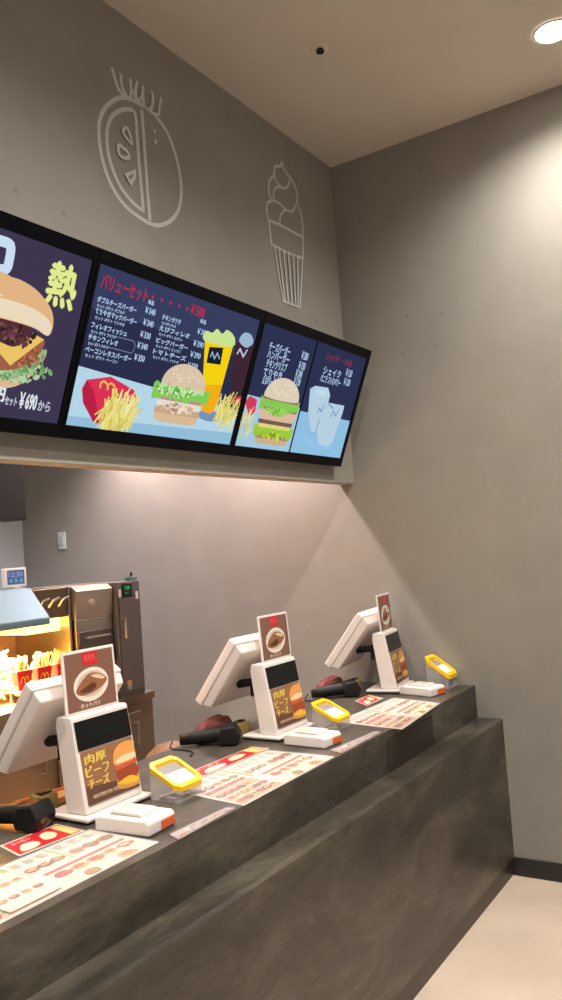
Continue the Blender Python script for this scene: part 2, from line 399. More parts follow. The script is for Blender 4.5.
for i, (px, py, tx, pr) in enumerate(ra):
    p = suv(px, py+2); p2 = suv(pr, py+2+(pr-px)*.3)
    A.text(tx, p[0], p[1]-.002, p2[0], p[1]+.0165, TXT, .0012, bold=.0009)
    A.text('セット ポテト ' + tx[:4], p[0]+.004, p[1]-.019, p[0]+(p2[0]-p[0])*.72, p[1]-.007, TXT, .0012, bold=.0004)
rb = [(163, 316, 'チキンタツタ', 181), (160, 327, 'えびフィレオ', 190), (157, 339, 'ビッグバーガー', 188), (154, 350, 'トマトチーズ', 186)]
for i, (px, py, tx, pr) in enumerate(rb):
    p = suv(px, py+3); p2 = suv(pr, py+3+(pr-px)*.3)
    A.text(tx, p[0], p[1]-.002, p2[0], p[1]+.0165, TXT, .0012, bold=.0009)
    A.text('セット ポテト ' + tx[:4], p[0]+.004, p[1]-.019, p[0]+(p2[0]-p[0])*.8, p[1]-.007, TXT, .0012, bold=.0004)
q0 = suv(90, 344); q1 = suv(135, 352)     # outlined box round the fourth row
uu0, uu1 = suv(106, 343)[0], suv(135, 350)[0]; vm = suv(118, 342)[1]-.004
rr = [(uu0, vm-.02), (uu1-.01, vm-.022), (uu1, vm-.01), (uu1, vm+.01), (uu1-.01, vm+.02), (uu0, vm+.02)]
A.line(rr, .003, E(120, 132, 170), .0012)
A.build('menu_text', s)
A = Art(fr)
for (px, py, tx) in [(147, 311, '￥340'), (145, 323, '￥340'), (142, 335, '￥330'), (139, 346, '￥340'), (136, 358, '￥350'), (199, 332, '￥380'), (195, 344, '￥390'), (192, 355, '￥390'), (189, 366, '￥370')]:
    p = suv(px, py); A.text(tx, p[0]-.004, p[1]-.008, suv(px+9, py+2)[0]+.002, p[1]+.014, TXT, .0012, bold=.0009)
for (px, py) in [(149, 303), (201, 322)]:
    p = suv(px, py); A.text('単品', p[0], p[1]-.004, suv(px+6, py+1)[0], p[1]+.012, TXT, .0012, bold=.0006)
A.build('price_text', s)
A = Art(fr)                                 # red fries box with fries spilling out
A.poly(spoly((84, 403), (83, 389), (88, 380), (112, 377), (136, 391), (138, 402), (115, 408), (101, 425), (94, 422)), E(222, 52, 88), .0008)
A.poly(spoly((84, 403), (83, 389), (88, 380), (95, 392), (101, 425), (94, 422)), E(188, 34, 70), .0010)
g = E(240, 190, 90)
for dx in (0, 8):                            # the rounded double-arch letter on the box
    A.line([suv(101+dx*.9, 388+dx*.25), suv(102+dx*.9, 383+dx*.25), suv(105+dx*.9, 381.5+dx*.25), suv(108+dx*.9, 384+dx*.25), suv(109+dx*.9, 389.5+dx*.25)], .007, g, .0012)
fries(A, suv(120, 414), suv(136, 414)[0]-suv(100, 414)[0], .115, .0014, 110)
A.build('fries_picture', s)
A = Art(fr)
c = suv(176, 425); w = suv(207, 400)[0]-suv(149, 400)[0]
burger(A, (c[0]-.005, suv(176, 424)[1]), w*.82, [('heel', .035, E(222, 190, 150), .95), ('meat', .03, E(206, 170, 140), 1.0), ('meat', .03, E(236, 226, 208), .96), ('meat', .025, E(190, 150, 130), 1), ('leaf', .045, E(132, 208, 92), 1.22), ('leaf', .03, E(196, 228, 170), .95), ('crown', .082, E(222, 200, 172), .95)], .002, E(246, 234, 210))
mottle(A, suv(176, 391), .105, .020, [E(110, 196, 70), E(190, 232, 150), E(90, 170, 60), E(222, 244, 200)], 90, .010, .0052)
mottle(A, suv(178, 409), .095, .016, [E(214, 180, 150), E(240, 226, 206), E(180, 140, 118)], 60, .012, .0052)
A.build('burger_picture', s)
A = Art(fr)                                 # yellow drink
A.poly(spoly((206, 335), (236, 338), (216, 411), (210, 414), (202, 411)), E(250, 214, 18), .0022)
A.poly(spoly((203, 385), (223, 385), (216, 411), (210, 414), (202, 411)), E(246, 178, 24), .0024)
A.poly(spoly((205, 341), (207, 331), (213, 333), (218, 329), (223, 334), (228, 330), (235, 337), (233, 347)), E(206, 232, 150), .0026, 3)
A.poly(spoly((210, 347), (224, 348), (221, 365), (207, 363)), E(30, 32, 40), .0028)
A.line([suv(211, 357), suv(213, 352), suv(215, 359), suv(218, 353), suv(220, 359)], .006, E(150, 190, 220), .0031)
A.poly(spoly((202, 411), (216, 411), (222, 418), (212, 422), (200, 418)), E(120, 150, 190), .0020, 3)
A.build('yellow_drink_picture', s)
A = Art(fr)                                 # cola and fries at the right edge
A.poly(spoly((236, 342), (257, 348), (251, 373), (240, 398), (231, 396), (233, 370)), E(64, 40, 52), .0012)
A.poly(spoly((240, 341), (245, 333), (252, 335), (254, 343), (247, 348)), E(160, 186, 214), .0016, 4)
A.line([suv(238, 354), suv(241, 349), suv(244, 357), suv(248, 350)], .008, E(200, 210, 232), .0018)
A.poly([p for p in spoly((232, 398), (244, 396), (241, 404), (231, 404))], E(206, 58, 84), .0018)
fries(A, suv(227, 412), .16, .11, .0020, 60)
A.build('cola_picture', s)

# display 3 (right, its picture split in two by a thin black line)
t, s, fr, xa, xb, va, vb = display(xd23, xr, 'rightmost menu display with a double burger picture and two white cups', .014, .026, E(46, 51, 82))
xs = (suv(318, 345)[0]+suv(290, 452)[0])/2
A = Art(fr)
A.poly([(xa, va), (xs-.006, va), (xs-.006, suv(300, 408)[1]), (xa, suv(255, 396)[1])], E(166, 206, 228), .0004)
A.poly([(xs+.006, va), (xb, va), (xb, suv(345, 420)[1]), (xs+.006, suv(305, 412)[1])], E(146, 196, 230), .0004)
A.build('table_picture', s)
A = Art(fr); A.poly([(xs-.006, va), (xs+.006, va), (xs+.006, vb), (xs-.006, vb)], E(10, 12, 18), .0006); A.build('divider_line', s)
A = Art(fr)
for i, (px, py, tx, pr) in enumerate([(270, 348, 'チーズバーガー', 291), (268, 356, 'ハンバーガー', 290), (267, 365, 'チキンクリスプ', 287), (264, 374, 'てりやき', 282), (263, 382, 'えびバーガー', 278)]):
    p = suv(px, py); A.text(tx, p[0], p[1]-.008, suv(pr, py+5)[0], p[1]+.028, TXT, .0012, bold=.0012)
for (px, py, tx, pr) in [(324, 372, 'シェイク', 341), (321, 380, 'バニラ ストロベリー', 341)]:
    p = suv(px, py); A.text(tx, p[0], p[1]-.008, suv(pr, py+5)[0], p[1]+.028, TXT, .0012, bold=.0012)
A.build('menu_text', s)
A = Art(fr)
for (px, py, tx) in [(303, 358, '￥200'), (300, 368, '￥150'), (297, 376, '￥240'), (295, 384, '￥130'), (347, 375, '￥120'), (345, 384, '￥120')]:
    p = suv(px, py); A.text(tx, p[0]-.008, p[1]-.006, suv(px+5, py)[0]+.006, p[1]+.03, TXT, .0012, bold=.0012)
A.build('price_text', s)
A = Art(fr)
A.text('シェイク・・￥120', suv(327, 358)[0], suv(340, 363)[1]-.004, suv(352, 366)[0], suv(340, 363)[1]+.03, E(150, 52, 76), .0012, bold=.001)
A.build('menu_heading', s)
A = Art(fr)
w = suv(297, 410)[0]-suv(257, 410)[0]
burger(A, (suv(271, 444)[0], suv(271, 445)[1]), w*.98, [('heel', .026, E(214, 178, 140), .85), ('meat', .026, E(180, 140, 110), .92), ('leaf', .045, E(160, 206, 66), 1.02), ('meat', .02, E(230, 220, 120), .85), ('meat', .024, E(126, 92, 76), .92), ('heel', .052, E(224, 190, 160), .98), ('meat', .018, E(150, 110, 96), 1), ('leaf', .046, E(140, 206, 84), 1.03), ('meat', .02, E(150, 116, 104), .96), ('crown', .092, E(226, 210, 188), .93)], .002, E(244, 234, 214), tilt=-.02)
mottle(A, suv(276, 412), .09, .014, [E(110, 190, 60), E(196, 230, 130), E(160, 214, 90)], 70, .011, .0062)
mottle(A, suv(270, 436), .09, .014, [E(150, 200, 50), E(232, 224, 90), E(110, 150, 60)], 70, .011, .0062)
A.build('burger_picture', s)
A = Art(fr)
A.poly(spoly((246, 402), (251, 396), (258, 400), (256, 412), (250, 418)), E(216, 60, 96), .0010)
fries(A, suv(247, 424), .10, .11, .0012, 40)
A.build('fries_picture', s)
A = Art(fr)
for q, dl in [(((311, 389), (316, 386), (329, 388), (331, 395), (322, 433), (312, 432), (309, 413)), 0), (((325, 402), (345, 406), (343, 414), (333, 443), (328, 447), (319, 444), (317, 430)), .0006)]:
    A.poly(spoly(*q), E(186, 212, 230), .0012+dl)
A.poly(spoly((317, 391), (322, 390), (328, 392), (324, 396), (318, 395)), E(196, 224, 244), .0022, 4)
for l_ in [((318, 413), (320, 408), (322, 412), (325, 405)), ((331, 418), (334, 411), (336, 416), (340, 409)), ((316, 433), (320, 420)), ((329, 404), (334, 409))]: A.line([suv(*p) for p in l_], .006, E(100, 140, 186), .0024)
A.poly(spoly((303, 432), (309, 437), (320, 442), (332, 448), (328, 450), (310, 447)), E(150, 200, 236), .0009, 4)
A.build('cups_picture', s)

# ------------------------------------------------------------------ chalk-like drawings on the upper wall (raised outline lettering material)
Art.clip = None
CH = mat('pale_grey_outline_paint', (198, 197, 190), .8)
def wuv(px, py):
    d = ray(px, py); t = -CAM.y/d.y; p = CAM+d*t
    return (p.x, p.z)
def wall_art(name, label, strokes, w=.017):
    c = [wuv(*p) for k in strokes for p in k[0]]; cx_ = sum(p[0] for p in c)/len(c); cz_ = min(p[1] for p in c)
    t = empty(name, (cx_, -.0012, cz_), label, 'wall drawing')
    for k, st in enumerate(strokes):
        pts, cl, sm = st[:3]; nm = st[3] if len(st) > 3 else 'outline_stroke'
        A = Art(lambda u, v, l: (u-cx_, -l, v-cz_))
        q = [wuv(*p) for p in pts]
        if sm and cl: q = [p[:2] for p in smooth_poly([(a, b_, 0) for a, b_ in q], 8)]
        elif sm:
            r = [(2*q[0][0]-q[1][0], 2*q[0][1]-q[1][1])]+q+[(2*q[-1][0]-q[-2][0], 2*q[-1][1]-q[-2][1])]; out = []
            for i in range(1, len(r)-2):
                p0, p1, p2, p3 = [Vector(r[i+j]) for j in (-1, 0, 1, 2)]
                for j in range(8):
                    t_ = j/8; out.append(tuple(.5*((2*p1)+(-p0+p2)*t_+(2*p0-5*p1+4*p2-p3)*t_*t_+(-p0+3*p1-3*p2+p3)*t_**3)))
            q = out+[q[-1]]
        A.strip(q, w if k < 4 else w*.85, CH, .0004*k, cl)
        A.build(nm, t)
def cp(x, y): return (90+x/5.11, 60+y/5.11)
wall_art('wall_drawing', 'pale outline drawing of a halved tomato painted on the upper grey wall', [
    ([cp(*p) for p in [(172, 193), (120, 207), (70, 255), (45, 335), (55, 470), (95, 610), (165, 730), (260, 810), (340, 845), (410, 822), (455, 755), (465, 640), (440, 500), (395, 375), (335, 290), (255, 225)]], True, True),
    ([cp(*p) for p in [(232, 290), (215, 258), (165, 255), (110, 290), (85, 370), (95, 490), (140, 620), (200, 710), (262, 765), (268, 740), (252, 560), (240, 400)]], True, True),
    ([cp(*p) for p in [(262, 255), (275, 420), (290, 640), (305, 820)]], False, True),
    ([cp(*p) for p in [(110, 40), (125, 95), (145, 150), (175, 185)]], False, True),
    ([cp(*p) for p in [(155, 70), (160, 130), (185, 185), (205, 190), (205, 95)]], False, True),
    ([cp(*p) for p in [(240, 110), (230, 160), (240, 220)]], False, True),
    ([cp(*p) for p in [(212, 150), (235, 205), (262, 190), (268, 135)]], False, True),
    ([cp(*p) for p in [(270, 235), (268, 180)]], False, True),
    ([cp(*p) for p in [(312, 160), (318, 210), (305, 255), (282, 250)]], False, True),
    ([cp(*p) for p in [(360, 195), (350, 240), (345, 280), (310, 270)]], False, True),
    ([cp(*p) for p in [(172, 350), (165, 375), (190, 410), (208, 430), (205, 400), (188, 355)]], True, True),
    ([cp(*p) for p in [(140, 445), (142, 480), (165, 500), (195, 498), (182, 465), (165, 455), (152, 440)]], True, True),
    ([cp(*p) for p in [(180, 590), (225, 570), (222, 600), (203, 632)]], True, False),
    ([cp(*p) for p in [(322, 360), (328, 372)]], False, False),
    ([cp(*p) for p in [(332, 410), (326, 432)]], False, False)])
def cq(x, y): return (240+x/5.62, 150+y/5.62)
S_ = [([cq(*p) for p in [(235, 65), (225, 90), (195, 95), (190, 140), (165, 175), (162, 240), (175, 285), (155, 295), (150, 340), (160, 400)]], False, True),
      ([cq(*p) for p in [(235, 65), (245, 105), (268, 140), (285, 160), (310, 210), (322, 270), (318, 300), (340, 350), (350, 420), (352, 490)]], False, True),
      ([cq(*p) for p in [(160, 395), (220, 420), (352, 490), (352, 610), (260, 575), (175, 530)]], True, False),
      ([cq(*p) for p in [(190, 140), (205, 185), (240, 215), (265, 205), (280, 165)]], False, True),
      ([cq(*p) for p in [(185, 280), (195, 215), (240, 213)]], False, True),
      ([cq(*p) for p in [(175, 285), (210, 295), (255, 335), (290, 345), (310, 310)]], False, True),
      ([cq(*p) for p in [(220, 415), (225, 370), (250, 335)]], False, True),
      ([cq(*p) for p in [(190, 545), (240, 850), (335, 885), (348, 610)]], False, False)]
for a_, b_ in [((212, 550), (250, 850)), ((240, 560), (268, 860)), ((266, 575), (290, 868)), ((292, 585), (308, 872)), ((318, 595), (322, 878))]: S_.append(([cq(*a_), cq(*b_)], False, False))
wall_art('wall_drawing', 'pale outline drawing of a soft ice cream cone painted on the upper grey wall', S_, .014)

# ------------------------------------------------------------------ ceiling fittings
def downlight(x, y, z, label, power, ang=120, col=(1, .9, .76), r=.075, blend=.9, group='recessed ceiling downlights'):
    t = empty('ceiling_downlight', (x, y, z), label, 'downlight', group)
    b = MB(); n = 32
    for i in range(n):
        a0, a1 = 2*PI*i/n, 2*PI*(i+1)/n
        for (ra, za, rb_, zb_) in [(r+.012, -.001, r+.01, -.006), (r+.01, -.006, r, -.006), (r, -.006, r-.004, -.002)]:
            b.face([(ra*math.cos(a0), ra*math.sin(a0), za), (ra*math.cos(a1), ra*math.sin(a1), za), (rb_*math.cos(a1), rb_*math.sin(a1), zb_), (rb_*math.cos(a0), rb_*math.sin(a0), zb_)], WHITE)
    b.build('trim_ring', t, smooth=True)
    b = MB(); b.disc((0, 0), r-.003, 0, -.0035, -.0015, emis('lamp_glow', (255, 246, 236), 40)); b.build('lens', t)
    l = bpy.data.lights.new('downlight_lamp', 'SPOT'); l.energy = power; l.spot_size = math.radians(ang); l.spot_blend = blend; l.color = col; l.shadow_soft_size = .05
    o = bpy.data.objects.new('downlight_lamp', l); C.objects.link(o); o.parent = t; o.location = (0, 0, -.02)
    return t
WARM = (1, .955, .895)
downlight(-.45, -1.348, ZC, 'bright round recessed downlight in the ceiling near the right wall', 150, 150, WARM)
downlight(-2.15, -1.348, ZC, 'recessed downlight above the middle of the counter', 225, 150, WARM)
downlight(-3.9, -1.348, ZC, 'recessed downlight above the near end of the counter', 225, 150, WARM)
downlight(-1.2, -2.3, ZC, 'recessed downlight over the customer floor near the right wall', 90, 160, WARM)
downlight(-3.2, -2.4, ZC, 'recessed downlight over the customer floor', 90, 160, WARM)
downlight(-.27, .58, 2.82, 'recessed kitchen downlight washing the wall behind the menu displays', 190, 168, (1, .82, .82), .05)
downlight(-.27, 1.55, 2.82, 'recessed kitchen downlight washing the wall beyond the dark oven', 130, 116, (1, .82, .82), .05)
downlight(-1.95, .58, 2.82, 'recessed kitchen downlight above the middle register', 75, 160, (1, .86, .80), .05)
downlight(-3.2, .58, 2.82, 'recessed kitchen downlight above the near register', 75, 160, (1, .86, .80), .05)
t = empty('fire_sprinkler', (-.987, -.504, ZC), 'small round sprinkler head in the ceiling above the wall drawings', 'sprinkler')
b = MB(); b.disc((0, 0), .038, 0, -.006, -.0005, mat('sprinkler_cup', (226, 216, 194), .4)); b.build('escutcheon', t, .002)
b = MB(); b.disc((0, 0), .014, 0, -.016, -.0065, mat('sprinkler_metal', (60, 52, 42), .4, .7)); b.disc((0, 0), .018, 0, -.019, -.0165, mat('sprinkler_metal', (60, 52, 42))); b.build('nozzle', t, .001)

# ------------------------------------------------------------------ registers
TX = [-2.180, -1.176, -.165]
def place(px, py, z=.909):
    d = ray(px, py); t = (z-CAM.z)/d.z; return CAM+d*t
def register(x, y, rz, label):
    t = empty('cash_register', (x, y, .909), label, 'register', 'cash registers on the counter', rz)
    # base plate (front at y = -.02)
    b = MB(); b.box(-.132, .134, -.018, .155, 0, .006, BLACK); b.build('base_pad', t, .001)
    b = MB(); b.box(-.135, .137, -.022, .158, .0062, .02, WHITE); b.build('base_plate', t, .005)
    # tower: leans back
    hw = .118
    b = MB(); b.prism([(0, .0205), (.082, .0205), (.112, .27), (.106, .296), (.052, .297), (.045, .292)], 'x', -hw, hw, WHITE); tw = b.build('tower', t, .006)
    def tf(u, v, l):      # front face: u across, v 0..1 up
        p = Vector((0, 0, .0205)).lerp(Vector((0, .045, .292)), v); n = Vector((0, -.987, .163)); return Vector((u, 0, 0))+p+n*l
    A = Art(tf)
    def slab(x0, x1, v0, v1, m, th=.003):
        b = A.b; b.hexa([tf(x0, v0, .0003), tf(x1, v0, .0003), tf(x1, v0, th), tf(x0, v0, th), tf(x0, v1, .0003), tf(x1, v1, .0003), tf(x1, v1, th), tf(x0, v1, th)], m)
    slab(-hw+.008, hw-.008, .655, .96, GLOSS, .004)
    A.text('いらっしゃいませ', -.055, .77, .06, .83, emis('teal_display_text', (24, 84, 78), .5), .0046)
    A.build('customer_display', t)
    A = Art(tf); slab(-hw+.013, hw-.010, .09, .635, mat('poster_brown', (152, 104, 74), .4))
    l = .0034
    A.poly([(-.105, .09), (.107, .09), (.107, .2), (-.105, .28)], K(104, 66, 52), l+.0001)
    A.poly([(.02, .14), (.022, .26), (.03, .34), (.1, .34), (.107, .25), (.107, .12)], K(216, 150, 70), l+.0003, 3)
    A.poly([(.022, .25), (.035, .20), (.106, .22), (.106, .34), (.03, .36)], K(160, 70, 40), l+.0005, 3)
    A.poly([(.02, .345), (.04, .335), (.106, .36), (.106, .40), (.022, .40)], K(200, 96, 60), l+.0006, 3)
    A.poly([(.016, .40), (.06, .39), (.107, .41), (.107, .58), (.09, .61), (.05, .60), (.022, .53)], K(232, 160, 84), l+.0007, 4)
    A.poly([(.020, .42), (.06, .40), (.106, .42), (.106, .47), (.05, .47)], K(244, 216, 170), l+.0008, 3)
    A.poly([(.02, .2), (.05, .16), (.1, .15), (.107, .19), (.07, .24)], K(240, 190, 60), l+.0009, 3)
    g = K(236, 206, 96)
    A.text('肉厚', -.095, .50, -.01, .60, g, l+.0010, bold=.0014)
    A.text('ビーフ', -.098, .37, -.005, .48, g, l+.0010, bold=.0014)
    A.text('チーズ', -.094, .25, -.012, .35, g, l+.0010, bold=.0014)
    A.text('期間限定', -.085, .14, .02, .18, K(236, 210, 170), l+.0010)
    A.build('poster', t)
    # monitor: leans towards the customer side, its screen faces the staff
    top = Vector((0, .145, .402)); bot = Vector((0, .342, .150)); d = (bot-top).normalized(); n = Vector((0, d.z, -d.y)); 
    if n.y > 0: n = -n
    W = .185
    def mp(u, a, l): return Vector((u, 0, 0))+top+d*a+n*l
    H = (bot-top).length
    def mslab(b, w0, a0, a1, l0, l1, m, w1=None, ia=0):
        w1 = w1 or w0
        b.hexa([mp(-w0, a1, l0), mp(w0, a1, l0), mp(w1, a1-ia, l1), mp(-w1, a1-ia, l1), mp(-w0, a0, l0), mp(w0, a0, l0), mp(w1, a0+ia, l1), mp(-w1, a0+ia, l1)], m)
    mo = MB(); mslab(mo, W, 0, H, -.012, .026, WHITE); mon = mo.build('monitor', t, .006)
    b = MB(); mslab(b, W-.004, .004, H-.006, .0262, .064, WHITE, W-.014, .014); b.build('rear_housing', mon, .006)
    b = MB(); mslab(b, W-.02, .02, H-.02, -.0135, -.0122, GLOSS); b.build('touch_screen', mon)
    b = MB(); b.tube([(-.06, .108, .20), (-.06, .15, .215), mp(-.06, H*.62, .066)], .017, BLACK, 12); b.box(-.10, .06, .104, .13, .165, .235, BLACK)
    b.build('monitor_arm', t, .002)
    return t
labs = ['white register nearest the camera with a tilted monitor and burger poster', 'white register in the middle of the counter', 'white register farthest away, next to the right wall']
regs = [register(TX[0], -.25, 0, labs[0]), register(TX[1], -.25, 0, labs[1]), register(TX[2]+.006, -.275, math.radians(9), labs[2])]

# table-tent cards standing on the towers
def card(x, y, rz, label):
    t = empty('sign_card', (x, y, .909), label, 'sign', 'pie sign cards on the registers', rz)
    zt = .2985
    def cf(u, v, l): return Vector((u, .062+.010*v/.18-l, zt+v))
    b = MB(); b.hexa([cf(-.108, 0, 0), cf(.108, 0, 0), cf(.108, 0, -.006), cf(-.108, 0, -.006), cf(-.108, .185, 0), cf(.108, .185, 0), cf(.108, .185, -.006), cf(-.108, .185, -.006)], WHITE); b.build('card_frame', t, .0015)
    A = Art(cf)
    A.poly([(-.099, .007), (.099, .007), (.099, .177), (-.099, .177)], K(128, 90, 74), .0006)
    A.poly([(-.028, .136), (.032, .136), (.032, .176), (-.028, .176)], K(200, 34, 44), .0009)
    A.text('新発売', -.02, .146, .024, .168, K(232, 110, 110), .0012)
    A.ell((0, .078), .072, .05, K(232, 222, 208), .0009, .1)
    A.ell((0, .08), .058, .038, K(206, 190, 172), .0011, .1)
    A.poly([(-.064, .066), (-.03, .098), (.004, .112), (.05, .1), (.066, .082), (.04, .064), (0, .052), (-.045, .05)], K(150, 96, 66), .0014, 3)
    A.poly([(-.05, .062), (-.02, .074), (.008, .082), (.02, .07), (-.01, .056)], K(92, 50, 34), .0017, 3)
    A.poly([(0, .104), (.02, .094), (.05, .086), (.056, .092), (.03, .104)], K(224, 196, 160), .0017, 3)
    A.text('ホットパイ', -.05, .012, .03, .026, K(220, 206, 190), .0012, bold=.0006)
    A.build('card_print', t)
    return t
card(TX[0]-.010, -.25, 0, 'brown pie sign card on top of the nearest register')
card(TX[1]+.014, -.25, 0, 'brown pie sign card on top of the middle register')
card(TX[2]+.006, -.275, math.radians(9), 'brown pie sign card on top of the farthest register')

# card readers
def reader(x, y, rz, label):
    t = empty('card_reader', (x, y, .9095), label, 'card reader', 'white card readers', rz)
    b = MB(); b.prism([(-.095, 0), (.095, 0), (.095, .036), (.075, .042), (-.085, .042), (-.095, .034)], 'x', -.06, .06, WHITE); b.build('body', t, .006, seg=3)
    b = MB(); b.prism([(-.055, .0425), (.06, .0425), (.05, .052), (-.045, .052)], 'x', -.038, .038, WHITE2); b.build('top_pad', t, .003)
    b = MB(); b.box(-.005, .055, -.0965, -.0955, .006, .028, K(226, 104, 50)); o = b.build('end_label', t); o['label'] = 'orange label on the near end'
    return t
reader(-2.268, -.41, math.radians(4), 'white card reader with an orange end label beside the nearest register')
reader(-1.285, -.405, math.radians(-4), 'white card reader in front of the middle register')
reader(-.262, -.42, math.radians(-14), 'white card reader in front of the farthest register')

# donation boxes
def donation(x, y, rz, label):      # wedge box: the lid slopes down towards the customer
    t = empty('donation_box', (x, y, .9095), label, 'donation box', 'yellow rimmed donation boxes', rz)
    hw, hl, hf, hn = .060, .055, .090, .036
    def z(yy): return hn+(hf-hn)*(yy+hl)/(2*hl)
    b = MB(); b.box(-hw, hw, -hl, hl, 0, .003, ACRYL)
    def wall(x0, x1, y0, y1): b.hexa([(x0, y0, .0031), (x1, y0, .0031), (x1, y1, .0031), (x0, y1, .0031), (x0, y0, z(y0)), (x1, y0, z(y0)), (x1, y1, z(y1)), (x0, y1, z(y1))], ACRYL)
    wall(-hw, -hw+.003, -hl, hl); wall(hw-.003, hw, -hl, hl); wall(-hw+.0031, hw-.0031, -hl, -hl+.003); wall(-hw+.0031, hw-.0031, hl-.003, hl)
    b.build('clear_box', t)
    def octo(a, c, k): return [(-a+k, -c), (a-k, -c), (a, -c+k), (a, c-k), (a-k, c), (-a+k, c), (-a, c-k), (-a, -c+k)]
    oo = octo(hw+.006, hl+.008, .018); ii = octo(hw-.008, hl-.007, .012); e, h = .001, .015
    b = MB()
    for i in range(8):
        j = (i+1) % 8; o0, o1, i0, i1 = oo[i], oo[j], ii[i], ii[j]
        def P(q, k): return (q[0], q[1], z(q[1])+k)
        b.face([P(o0, e), P(o1, e), P(o1, h), P(o0, h)], YEL); b.face([P(o0, h), P(o1, h), P(i1, h), P(i0, h)], YEL)
        b.face([P(i0, h), P(i1, h), P(i1, e), P(i0, e)], YEL); b.face([P(o0, e), P(i0, e), P(i1, e), P(o1, e)], YEL)
    b.build('yellow_rim', t)
    def lid(y0, y1, k0, k1, m, nm):
        b = MB(); a = hw-.010; b.hexa([(-a, y0, z(y0)+k0), (a, y0, z(y0)+k0), (a, y1, z(y1)+k0), (-a, y1, z(y1)+k0), (-a, y0, z(y0)+k1), (a, y0, z(y0)+k1), (a, y1, z(y1)+k1), (-a, y1, z(y1)+k1)], m); b.build(nm, t)
    lid(-hl+.010, .008, .004, .008, mat('white_slip', (244, 240, 232), .5), 'white_slip'); lid(.0085, hl-.010, .004, .007, ACRYL, 'clear_lid')
    b = MB()
    for _ in range(12): b.disc((random.uniform(-.042, .042), random.uniform(-.03, .04)), .010, 0, .0033, .0033+random.uniform(.002, .006), mat('coin_silver', (190, 180, 170), .35, .8), 14)
    o = b.build('coins', t); o['kind'] = 'stuff'
    return t
donation(-2.0, -.335, 0, 'yellow-rimmed clear donation box beside the nearest register')
donation(-1.03, -.345, 0, 'yellow-rimmed clear donation box beside the middle register')
donation(-.075, -.45, 0, 'yellow-rimmed clear donation box by the right wall').scale = (1, 1, 1.45)

# handheld scanners
def scanner(x, y, rz, label):
    t = empty('barcode_scanner', (x, y, .909), label, 'scanner', 'black handheld scanners', rz)
    t.scale = (1.2, 1.3, 1.25)
    b = MB(); b.tube([(-.085, 0, .022), (-.03, .004, .026), (.035, 0, .032), (.06, 0, .036)], [.016, .021, .023, .025], BLACK, 14); b.build('handle', t, smooth=True)
    b = MB(); b.prism([(.045, .004), (.105, .0), (.118, .03), (.1, .062), (.055, .058), (.04, .03)], 'y', -.035, .035, BLACK); b.build('head', t, .008, seg=3)
    b = MB(); b.prism([(.1062, .006), (.1175, .032), (.1185, .031), (.1075, .005)], 'y', -.026, .026, mat('scanner_window', (40, 16, 18), .1)); b.build('window', t)
    return t
scanner(-2.405, -.04, math.radians(-78), 'black handheld scanner lying left of the nearest register')
scanner(-1.435, -.005, math.radians(-58), 'black handheld scanner lying left of the middle register')
scanner(-.445, -.02, math.radians(-50), 'black handheld scanner lying left of the farthest register')
# cables
def cable(pts, label):
    b = MB(); P = [Vector(p) for p in pts]; out = []
    for i in range(len(P)-1):
        p0, p1, p2, p3 = P[max(i-1, 0)], P[i], P[i+1], P[min(i+2, len(P)-1)]
        for j in range(8):
            t_ = j/8; out.append(.5*((2*p1)+(-p0+p2)*t_+(2*p0-5*p1+4*p2-p3)*t_*t_+(-p0+3*p1-3*p2+p3)*t_**3))
    b.tube(out+[P[-1]], .0032, BLACK, 8); tag(b.build('cable', None, smooth=True), label, 'cable', 'black scanner cables')
cable([(-1.512, .10, .936), (-1.54, .085, .916), (-1.53, .03, .913), (-1.55, -.03, .913), (-1.60, -.06, .913)], 'thin black cable curling behind the scanner of the middle register')
cable([(-.522, .072, .936), (-.56, .07, .916), (-.56, .01, .913), (-.60, -.03, .913), (-.68, -.04, .913)], 'thin black cable curling behind the scanner of the farthest register')

# small items behind the registers
def soft_box(name, c, s, m, label, cat, rz=0, bev=.012, group=None):
    t = empty(name, c, label, cat, group, rz); return t
def pouch(x, y, rz, col, label):
    m = mat('maroon_cloth', col, .7, noise=.3, nscale=30)
    bm = bmesh.new(); bmesh.ops.create_icosphere(bm, subdivisions=4, radius=1)
    for v in bm.verts:
        c = v.co; n_ = math.sin(c.x*7+c.y*3)*.05+math.sin(c.y*11+c.x*2)*.05
        sx = abs(c.x)**.6*(1 if c.x > 0 else -1); sy = abs(c.y)**.6*(1 if c.y > 0 else -1)
        v.co = Vector((sx*.115, sy*.036, max(0, .036+c.z*(.038+n_*.1))))
    me = bpy.data.meshes.new('cloth_pouch'); bm.to_mesh(me); bm.free(); me.materials.append(m)
    for p in me.polygons: p.use_smooth = True
    o = link('cloth_pouch', me); o.location = (x, y, .9092); o.rotation_euler = (0, 0, rz); tag(o, label, 'pouch')
pouch(-1.30, .058, math.radians(5), (112, 52, 50), 'dull red cloth pouch behind the scanner at the middle register')
pouch(-.33, .058, math.radians(2), (96, 40, 42), 'dark maroon cloth pouch behind the scanner at the farthest register')
def olive(x, y, label):
    t = empty('receipt_spike_box', (x, y, .9092), label, 'box', 'olive boxes behind the registers')
    t.name = 'receipt_box'
    b = MB(); b.prism([(-.028, 0), (.028, 0), (.024, .062), (-.024, .055)], 'x', -.035, .035, mat('olive_plastic', (150, 128, 70), .5)); b.build('box_body', t, .004)
    b = MB(); b.box(-.022, .022, -.012, .012, .0605, .064, BLACK); b.build('slot', t)
olive(-2.275, -.045, 'olive box behind the nearest register'); olive(-1.262, -.05, 'olive box behind the middle register'); olive(-.258, -.045, 'olive box behind the farthest register')
t = empty('orange_tray', (-2.165, .03, .9092), 'shallow orange tray lying behind the nearest register', 'tray', rz=math.radians(-8))
b = MB(); OR = mat('orange_plastic', (214, 132, 70), .45)
